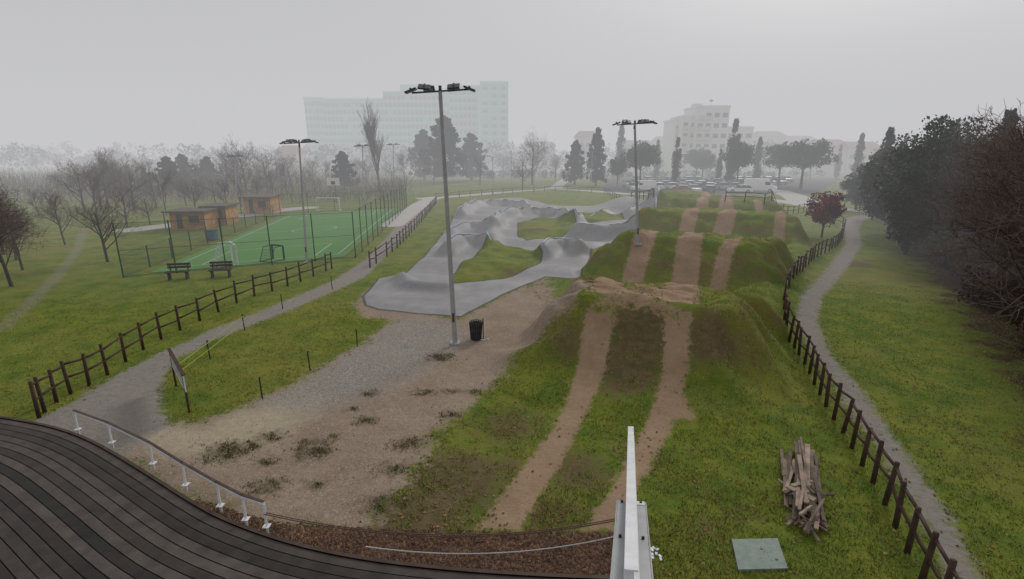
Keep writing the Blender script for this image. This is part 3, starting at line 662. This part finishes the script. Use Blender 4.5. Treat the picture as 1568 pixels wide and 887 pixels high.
# ------------------------------------------------------------------ buildings
M['teal']=mat('teal_cladding',(.09,.46,.36),.6,.1,.3); M['tealp']=mat('pale_teal_band',(.28,.62,.52),.6,.1,.3); M['cream']=mat('cream_render',(.52,.48,.42),.8,.12,.5); M['wallw']=mat('white_render',(.68,.65,.60),.8,.1,.5); M['winb']=mat('dim_window',(.02,.03,.035),.3,.3,.2); M['tile']=mat('clay_tile',(.25,.13,.08),.8,.3,3)
mb=MB()
def block(mb,pl,pr,ptop,Y,dep,floors,wall,bays,win=3,band=None,ww_=.6,wh=.42):
    xl,xr=XA(pl,Y,7),XA(pr,Y,7); h=ZA(ptop,Y); w=xr-xl; mb.box(((xl+xr)/2,Y+dep/2,h/2),(w,dep,h),wall)
    fh=h/(floors+.6)
    for f in range(floors):
        z=fh*(f+.9)
        if band is not None: mb.box(((xl+xr)/2,Y-.06,z-fh*.42),(w-.02,.12,.35),band)
        for b_ in range(bays):
            if random.random()<.05: continue
            ww=w/bays*ww_; mb.box((xl+(b_+.5)*w/bays,Y-.03,z),(ww,.08,fh*wh),win)
    mb.box(((xl+xr)/2,Y+dep/2,h+.35),(w+.3,dep+.3,.7),band if band is not None else wall)
    return xl,xr,h
block(mb,473,500,151,262,22,9,0,5,3,1,.7,.5); block(mb,500,592,153,257,18,9,0,15,3,1,.7,.5); block(mb,592,690,142,252,20,10,0,15,3,1,.7,.5)
block(mb,690,737,133,249,20,10,0,7,3,1,.7,.5); block(mb,737,778,127,246,26,11,0,3,3,1,.5,.4)
xl,xr=XA(617,256,7),XA(652,256,7); hz=ZA(129,256); mb.box(((xl+xr)/2,262,hz/2+14),(xr-xl,10,hz-28),1)
mb.box(((XA(735,247,7)),245.9,17),(1.2,.8,34),1)
mb.obj('hospital_building',[M['teal'],M['tealp'],M['cream'],M['winb']])
def apartment(name,specs,Y0):
    mb=MB()
    for pl,pr,pt,dy,fl,bays in specs:
        Y=Y0+dy; xl,xr,h=block(mb,pl,pr,pt,Y,13,fl,0,bays,1)
        fh=h/(fl+.6)
        for f in range(1,fl):
            z=fh*(f+.5); bw=(xr-xl)*.42
            mb.box((xl+bw*.6,Y-.6,z),(bw,1.1,.15),0); mb.box((xl+bw*.6,Y-1.12,z+.5),(bw,.08,.9),2)
    Yq=Y0+2; xl,xr=XA(1070,Yq,20),XA(1082,Yq,20); hz=ZA(158,Yq)
    mb.box(((xl+xr)/2,Yq+6,hz-1.2),(xr-xl,4,2.8),0); mb.tube((xr+3,Yq+5,hz-3),(xr+3,Yq+5,hz+2),.08,.05,5,1); mb.box((xr+3,Yq+5,hz+1.2),(1.2,.05,.5),1)
    mb.obj(name,[M['wallw'],M['winb'],M['cream']])
apartment('apartment_building',[(1062,1111,165,0,6,4),(1041,1064,180,2,5,2),(1030,1043,185,6,5,1),(1110,1150,197,8,4,3)],172)
def house(pl,pr,pt,Y,fl):
    mb=MB(); xl,xr,h=block(mb,pl,pr,pt+4,Y,10,fl,0,max(2,int((pr-pl)/9)),1)
    xm0,xm1=xl-.5,xr+.5; y0_,y1_=Y-.6,Y+10.6; zt=h+2.2
    mb.quad([(xm0,y0_,h+.72),(xm1,y0_,h+.72),(xm1-1.5,Y+5,zt+.7),(xm0+1.5,Y+5,zt+.7)],2); mb.quad([(xm1,y1_,h+.72),(xm0,y1_,h+.72),(xm0+1.5,Y+5,zt+.7),(xm1-1.5,Y+5,zt+.7)],2)
    mb.quad([(xm1,y0_,h+.72),(xm1,y1_,h+.72),(xm1-1.5,Y+5,zt+.7)],2); mb.quad([(xm0,y1_,h+.72),(xm0,y0_,h+.72),(xm0+1.5,Y+5,zt+.7)],2)
    mb.obj('rendered_house',[M['cream'],M['winb'],M['tile']])
for a in [(884,916,208,205,3),(1160,1200,207,225,3),(1200,1250,214,235,3),(960,1000,222,210,2),(1250,1300,222,190,2),(1300,1350,226,180,2),(800,850,222,260,2),(1005,1030,215,230,3),(420,452,232,180,2)]: house(*a)
# ------------------------------------------------------------------ trees
def rv(s): return Vector((random.gauss(0,s),random.gauss(0,s),random.gauss(0,s)))
def branch(mb,p,d,L,r,lvl,mx,up,nch,spread):
    n=3 if lvl<2 else 2; pts=[p]; q=p.copy(); dd=d.copy()
    sides=7 if lvl==0 else (5 if lvl==1 else 3)
    for i_ in range(n):
        dd=(dd+rv(.10 if lvl else .04)+Vector((0,0,up))).normalized(); q2=q+dd*L/n
        mb.tube(q,q2,r*(1-.55*i_/n),r*(1-.55*(i_+1)/n),sides,0 if lvl<2 else 1,random.uniform(.2,.8),cap=False); q=q2; pts.append(q)
    if lvl>=mx: return
    for k_ in range(nch[lvl]):
        f=random.uniform(.22 if lvl==0 else .15,1); i0=min(int(f*n),n-1); s_=pts[i0].lerp(pts[i0+1],f*n-i0)
        sd=dd.orthogonal().normalized(); sd.rotate(Matrix.Rotation(random.uniform(0,6.28),3,dd)); nd=(dd*(1-spread)+sd*spread+Vector((0,0,.08))).normalized()
        branch(mb,s_,nd,L*random.uniform(.45,.75)*(1.1-.4*f),max(r*.45*(1-.4*f),.010),lvl+1,mx,up,nch,spread)
def bare(h,spread=.6,up=.05,nch=(12,7,5,3),mx=4,r=.018):
    mb=MB(); branch(mb,Vector((0,0,0)),Vector((0,0,1)),h*.62,h*r,0,mx,up,nch,spread); return mb.mesh('bare_tree_mesh',[M['bark'],M['twig']])
bares=[bare(10,.58,.08),bare(10,.62,.06),bare(10,.5,.12),bare(10,.55,.09)]
dense=[bare(10,.6,.06,(13,8,6,4)) for _ in range(2)]
poplar=bare(10,.26,.22,(22,7,5,3),4,.016)
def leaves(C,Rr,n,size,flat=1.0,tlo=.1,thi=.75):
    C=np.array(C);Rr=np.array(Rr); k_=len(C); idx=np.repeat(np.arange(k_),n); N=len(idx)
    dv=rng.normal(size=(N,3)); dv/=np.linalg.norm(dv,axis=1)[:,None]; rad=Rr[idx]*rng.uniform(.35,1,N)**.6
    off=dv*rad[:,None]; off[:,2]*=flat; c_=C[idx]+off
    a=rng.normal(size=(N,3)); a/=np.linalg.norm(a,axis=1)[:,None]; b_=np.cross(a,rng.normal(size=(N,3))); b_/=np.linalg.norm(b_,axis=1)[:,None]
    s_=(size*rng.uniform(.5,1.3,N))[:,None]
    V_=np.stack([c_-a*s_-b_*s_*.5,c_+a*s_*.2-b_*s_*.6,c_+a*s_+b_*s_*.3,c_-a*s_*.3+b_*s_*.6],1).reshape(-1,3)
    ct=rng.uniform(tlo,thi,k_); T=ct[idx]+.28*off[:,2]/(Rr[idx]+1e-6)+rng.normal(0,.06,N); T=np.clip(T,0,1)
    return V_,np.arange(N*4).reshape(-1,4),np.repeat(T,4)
def ell(n,cz,rx,rz,shell=.5,ry=None):
    o=[]
    while len(o)<n:
        v=Vector((random.gauss(0,1),random.gauss(0,1),random.gauss(0,1))).normalized()*(shell+(1-shell)*random.random()); o.append((v.x*rx*random.uniform(.85,1.12),v.y*(ry or rx),cz+v.z*rz))
    return o
def leafy(kind):
    mb=MB()
    if kind=='oak':
        mb.tube((0,0,0),(0.1,0,3.5),.22,.16,8)
        C=ell(130,5.2,3.0,4.4,.45)
        for c_ in C[::5]: mb.tube((0.05,0,2+random.random()*2),c_,.07,.02,4)
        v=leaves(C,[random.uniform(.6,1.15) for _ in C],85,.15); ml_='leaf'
    elif kind=='plum':
        mb.tube((0,0,0),(0,0,1.1),.1,.08,7); C=ell(60,2.3,1.6,1.5,.4)
        for c_ in C[::3]: mb.tube((0,0,1),c_,.035,.01,4)
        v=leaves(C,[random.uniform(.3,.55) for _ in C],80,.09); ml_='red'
    elif kind=='cypress':
        mb.tube((0,0,0),(0,0,8.5),.16,.03,6); C=[];Rr=[]
        for q in range(80):
            f=random.random(); z_=.6+f*9.2; rr=1.0*math.sin(math.pi*min(1,(f*.82+.16)))**.8*random.uniform(.2,.8); a=random.random()*6.28; C.append((rr*math.cos(a),rr*math.sin(a),z_)); Rr.append(.45*(1-.6*f)+.12)
        v=leaves(C,Rr,60,.14,1.6,.15,.6); ml_='cyp'
    elif kind=='umbrella':
        mb.tube((0,0,0),(.15,0,4),.22,.15,8); C=ell(120,5.6,3.6,2.3,.2); C=[c_ for c_ in C if c_[2]>3.9]
        for c_ in C[::6]: mb.tube((.15,0,3),c_,.07,.02,4)
        v=leaves(C,[random.uniform(.7,1.2) for _ in C],70,.18,.8); ml_='pine'
    elif kind=='cedar':
        mb.tube((0,0,0),(0,0,9.4),.3,.05,8); C=[];Rr=[]
        for q in range(210):
            f=random.random()**.9; z_=.9+f*8.5; rr=(4.3*(1-f)**.6+.2)*random.uniform(.1,1)*random.uniform(.8,1.1); a=random.random()*6.28
            C.append((rr*math.cos(a),rr*math.sin(a),z_+.1*rr+random.gauss(0,.15))); Rr.append(random.uniform(.5,1.0)*(1-.45*f))
        for c_ in C[::6]: mb.tube((0,0,c_[2]-.3),c_,.06,.02,4)
        v=leaves(C,Rr,55,.2,.7); ml_='cyp'
    elif kind=='shrub':
        C=ell(30,.7,1.1,.7,.2)
        for c_ in C[::2]: mb.tube((0,0,0),c_,.02,.008,3)
        v=leaves(C,[random.uniform(.25,.5) for _ in C],45,.07,tlo=.0,thi=.7); ml_='brown'
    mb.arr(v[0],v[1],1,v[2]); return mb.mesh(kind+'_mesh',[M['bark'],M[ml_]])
oaks=[leafy('oak') for _ in range(3)]; plum=leafy('plum'); cyps=[leafy('cypress') for _ in range(2)]; umb=[leafy('umbrella') for _ in range(2)]; ced=[leafy('cedar') for _ in range(2)]; shr=[leafy('shrub') for _ in range(3)]
def tree(name,me_,px,Y,ptop,hm,wx=None,wm=None):
    x=XA(px,Y); z=Hs(x,Y) if Y<90 else 0; h=ZA(ptop,Y)-z; s_=h/hm; sx=s_
    if wx: sx=wx/784*(Y*cp+1.8)/wm
    inst(name,me_,(x,Y,z-.05),random.uniform(0,6.28),(sx,sx,s_))
HB=8.8
tree('bare_tree',bares[0],165,33.5,292,HB); tree('bare_tree',dense[1],100,40,292,HB,52,7)
L_TREES=[(130,62,238),(165,70,232),(205,66,236),(235,80,246),(275,85,240),(305,90,244),(350,92,222),(378,88,218),(410,95,228),(330,75,258),(445,110,232),(480,120,240),(60,60,290),(15,48,286),(90,90,262),(-20,40,270),(500,112,248),(195,50,275),(255,60,262),(300,62,270),(395,74,262),(230,52,285),(145,80,240),(180,90,236),(215,95,246),(265,100,246),(340,105,240),(365,100,236),(425,105,240),(120,100,256),(320,118,244),(465,100,246),(285,72,258),(240,68,262),(370,70,268),(420,80,262),(350,62,275),(150,56,262),(155,66,236),(190,72,238),(170,84,240),(440,90,250),(400,100,240)]
for px,Y,pt in L_TREES: tree('bare_tree',random.choice(bares),px,Y,pt,HB)
for px,Y,pt in [(18,27,305),(-25,24,290),(35,31,322),(5,36,290),(25,34,300),(-5,29,300)]: tree('bare_tree',random.choice(dense),px,Y,pt,HB)
for px,Y,pt in [(262,95,240),(285,110,236),(528,105,232),(322,108,240)]: tree('conifer_tree',random.choice(ced),px,Y,pt,9.6)
tree('poplar_tree',poplar,582,100,172,9.4)
tree('cedar_tree',ced[0],682,130,177,9.8,84,9); tree('cedar_tree',ced[1],650,140,198,9.8,60,9); tree('cedar_tree',ced[1],722,140,204,9.8,64,9)
tree('cedar_tree',ced[1],912,115,195,9.8,44,9); tree('cedar_tree',ced[0],880,120,214,9.8,44,9)
for px,Y,pt in [(815,120,205),(560,130,230),(620,125,236),(735,120,236),(1240,150,228),(700,160,225),(770,165,225),(800,105,235),(600,135,240),(545,140,240),(850,140,232),(665,120,240)]: tree('bare_tree',random.choice(bares),px,Y,pt,HB)
for px,Y,pt in [(1117,115,183),(948,145,190),(1033,113,211),(1308,120,204),(1157,130,210),(1341,60,196),(1503,42,170),(1280,150,222),(1004,145,214),(1099,125,228)]: tree('cypress_tree',random.choice(cyps),px,Y,pt,10)
for px,Y,pt,w in [(980,110,217,62),(1128,108,217,48),(1226,106,213,82),(1192,118,220,60),(1065,145,228,50),(945,112,242,34),(1075,140,236,44)]: tree('umbrella_pine',random.choice(umb),px,Y,pt,7.9,w,8)
tree('plum_tree',plum,1258,44,291,4.0,62,3.6)
for px,Y,pt,w in [(1400,38,186,130),(1455,41,182,120),(1360,46,208,90),(1335,56,222,60),(1490,44,196,120),(1430,44,190,110),(1310,66,258,50),(1540,36,200,110),(1600,30,170,140),(1385,36,230,80)]: tree('holm_oak',random.choice(oaks),px,Y,pt,9.7,w,6.6)
for px,Y,pt in [(1530,27,190),(1560,25,180),(1585,22,170),(1500,32,215),(1545,31,185),(1600,19,160),(1520,24,250),(1575,18,230),(1620,15,150),(1480,34,240),(1510,28,230)]: tree('bare_tree',random.choice(dense),px,Y,pt,HB)
for q in range(70):
    tq=random.random(); off=random.uniform(1.5,8); bx=B2[0]+(B1[0]-B2[0])*tq*1.35; by=B2[1]+(B1[1]-B2[1])*tq*1.35
    x=bx+bd[1]*off;y=by-bd[0]*off; inst('bramble_bush',random.choice(shr),(x,y,Hs(x,y)-.1),random.random()*6.28,random.uniform(.8,1.9))
mb=MB(); C=[];Rr=[]
for q in range(560):
    Y_=random.uniform(185,300); X_=random.uniform(-Y_*1.25,Y_*1.25); hh=random.uniform(5,11)
    for k_ in range(4): C.append((X_+random.gauss(0,2.2),Y_+random.gauss(0,2),hh*random.uniform(.3,1))); Rr.append(random.uniform(1.2,2.8))
v=leaves(C,Rr,26,.55); mb.arr(v[0],v[1],0,v[2]); mb.obj('distant_treeline',[M['pine']])
mb=MB()
for q in range(4200):
    Y_=random.uniform(75,150); px=random.uniform(-40,620); X_=XA(px,Y_)+random.gauss(0,1); hh=random.uniform(.8,3.2)*(1+.4*math.sin(X_*.3)); p0=Vector((X_,Y_,0))
    mb.tube(p0,p0+Vector((random.gauss(0,.6),random.gauss(0,.6),hh)),.035,.012,3,0,random.random(),cap=False)
    p1=p0+Vector((0,0,hh*.4)); mb.tube(p1,p1+Vector((random.gauss(0,.9),random.gauss(0,.9),hh*.6)),.025,.012,3,0,random.random(),cap=False)
mb.obj('background_thicket',[M['twig']])
mb=MB(); C=[];Rr=[]
for q in range(130):
    px=random.uniform(640,1260); Y_=random.choice([152,160,170]) if px>925 else random.uniform(150,165)
    C.append((XA(px,Y_),Y_+random.gauss(0,1),random.uniform(.4,1.6))); Rr.append(random.uniform(.8,1.5))
v=leaves(C,Rr,60,.25); mb.arr(v[0],v[1],0,v[2]); mb.obj('clipped_hedge',[M['leaf']])
# ------------------------------------------------------------------ fog banks (clear foreground, thicker beyond the park)
def fogmat(SG):
    fm=bpy.data.materials.new('fog'); t=NT(fm)
    ab=t.n('ShaderNodeVolumeAbsorption',{'Color':(0,0,0,1),'Density':SG}); em=t.n('ShaderNodeEmission',{'Color':(.57,.57,.585,1),'Strength':SG})  # fog glows with its own grey emission, standing in for scattered daylight
    ad=t.n('ShaderNodeAddShader',{0:ab.outputs[0],1:em.outputs[0]}); t.n('ShaderNodeOutputMaterial',{'Volume':ad.outputs[0]}); return fm
mb=MB(); mb.box((0,462,21),(1800,880,62)); mb.obj('fog',[fogmat(.0040)])
mb=MB(); mb.box((0,520,20.5),(1700,780,60)); mb.obj('fog',[fogmat(.0042)])
# ------------------------------------------------------------------ light, world, camera
w=bpy.data.worlds.new('World'); scene.world=w; t=NT(w)
SE,SR=math.radians(34),math.radians(30)
sky=t.n('ShaderNodeTexSky',sky_type='NISHITA',sun_disc=False,sun_elevation=SE,sun_rotation=SR,air_density=1.5,dust_density=6.0)
bw=t.n('ShaderNodeRGBToBW',{0:sky.outputs[0]})
cl=t.mix(.85,t.mix(.9,sky.outputs[0],bw.outputs[0]),(4.9,4.9,5.05))
bg=t.n('ShaderNodeBackground',{'Color':cl,'Strength':.105}); t.n('ShaderNodeOutputWorld',{'Surface':bg.outputs[0]})
sd=bpy.data.lights.new('sun','SUN'); sd.energy=1.5; sd.angle=math.radians(12); sd.color=(1,.96,.9)
so=bpy.data.objects.new('sun',sd); scene.collection.objects.link(so)
dirv=Vector((math.sin(SR)*math.cos(SE),math.cos(SR)*math.cos(SE),math.sin(SE))); so.rotation_euler=(-dirv).to_track_quat('-Z','Y').to_euler(); so.location=(0,0,50)
cd=bpy.data.cameras.new('camera'); cd.sensor_width=36; cd.lens=18; cd.clip_end=3000; cd.clip_start=.05
co=bpy.data.objects.new('camera',cd); scene.collection.objects.link(co); co.location=(0,0,CH); co.rotation_euler=(math.pi/2-PITCH,0,0); scene.camera=co
scene.view_settings.view_transform='Standard'; scene.view_settings.look='None'; scene.view_settings.exposure=0
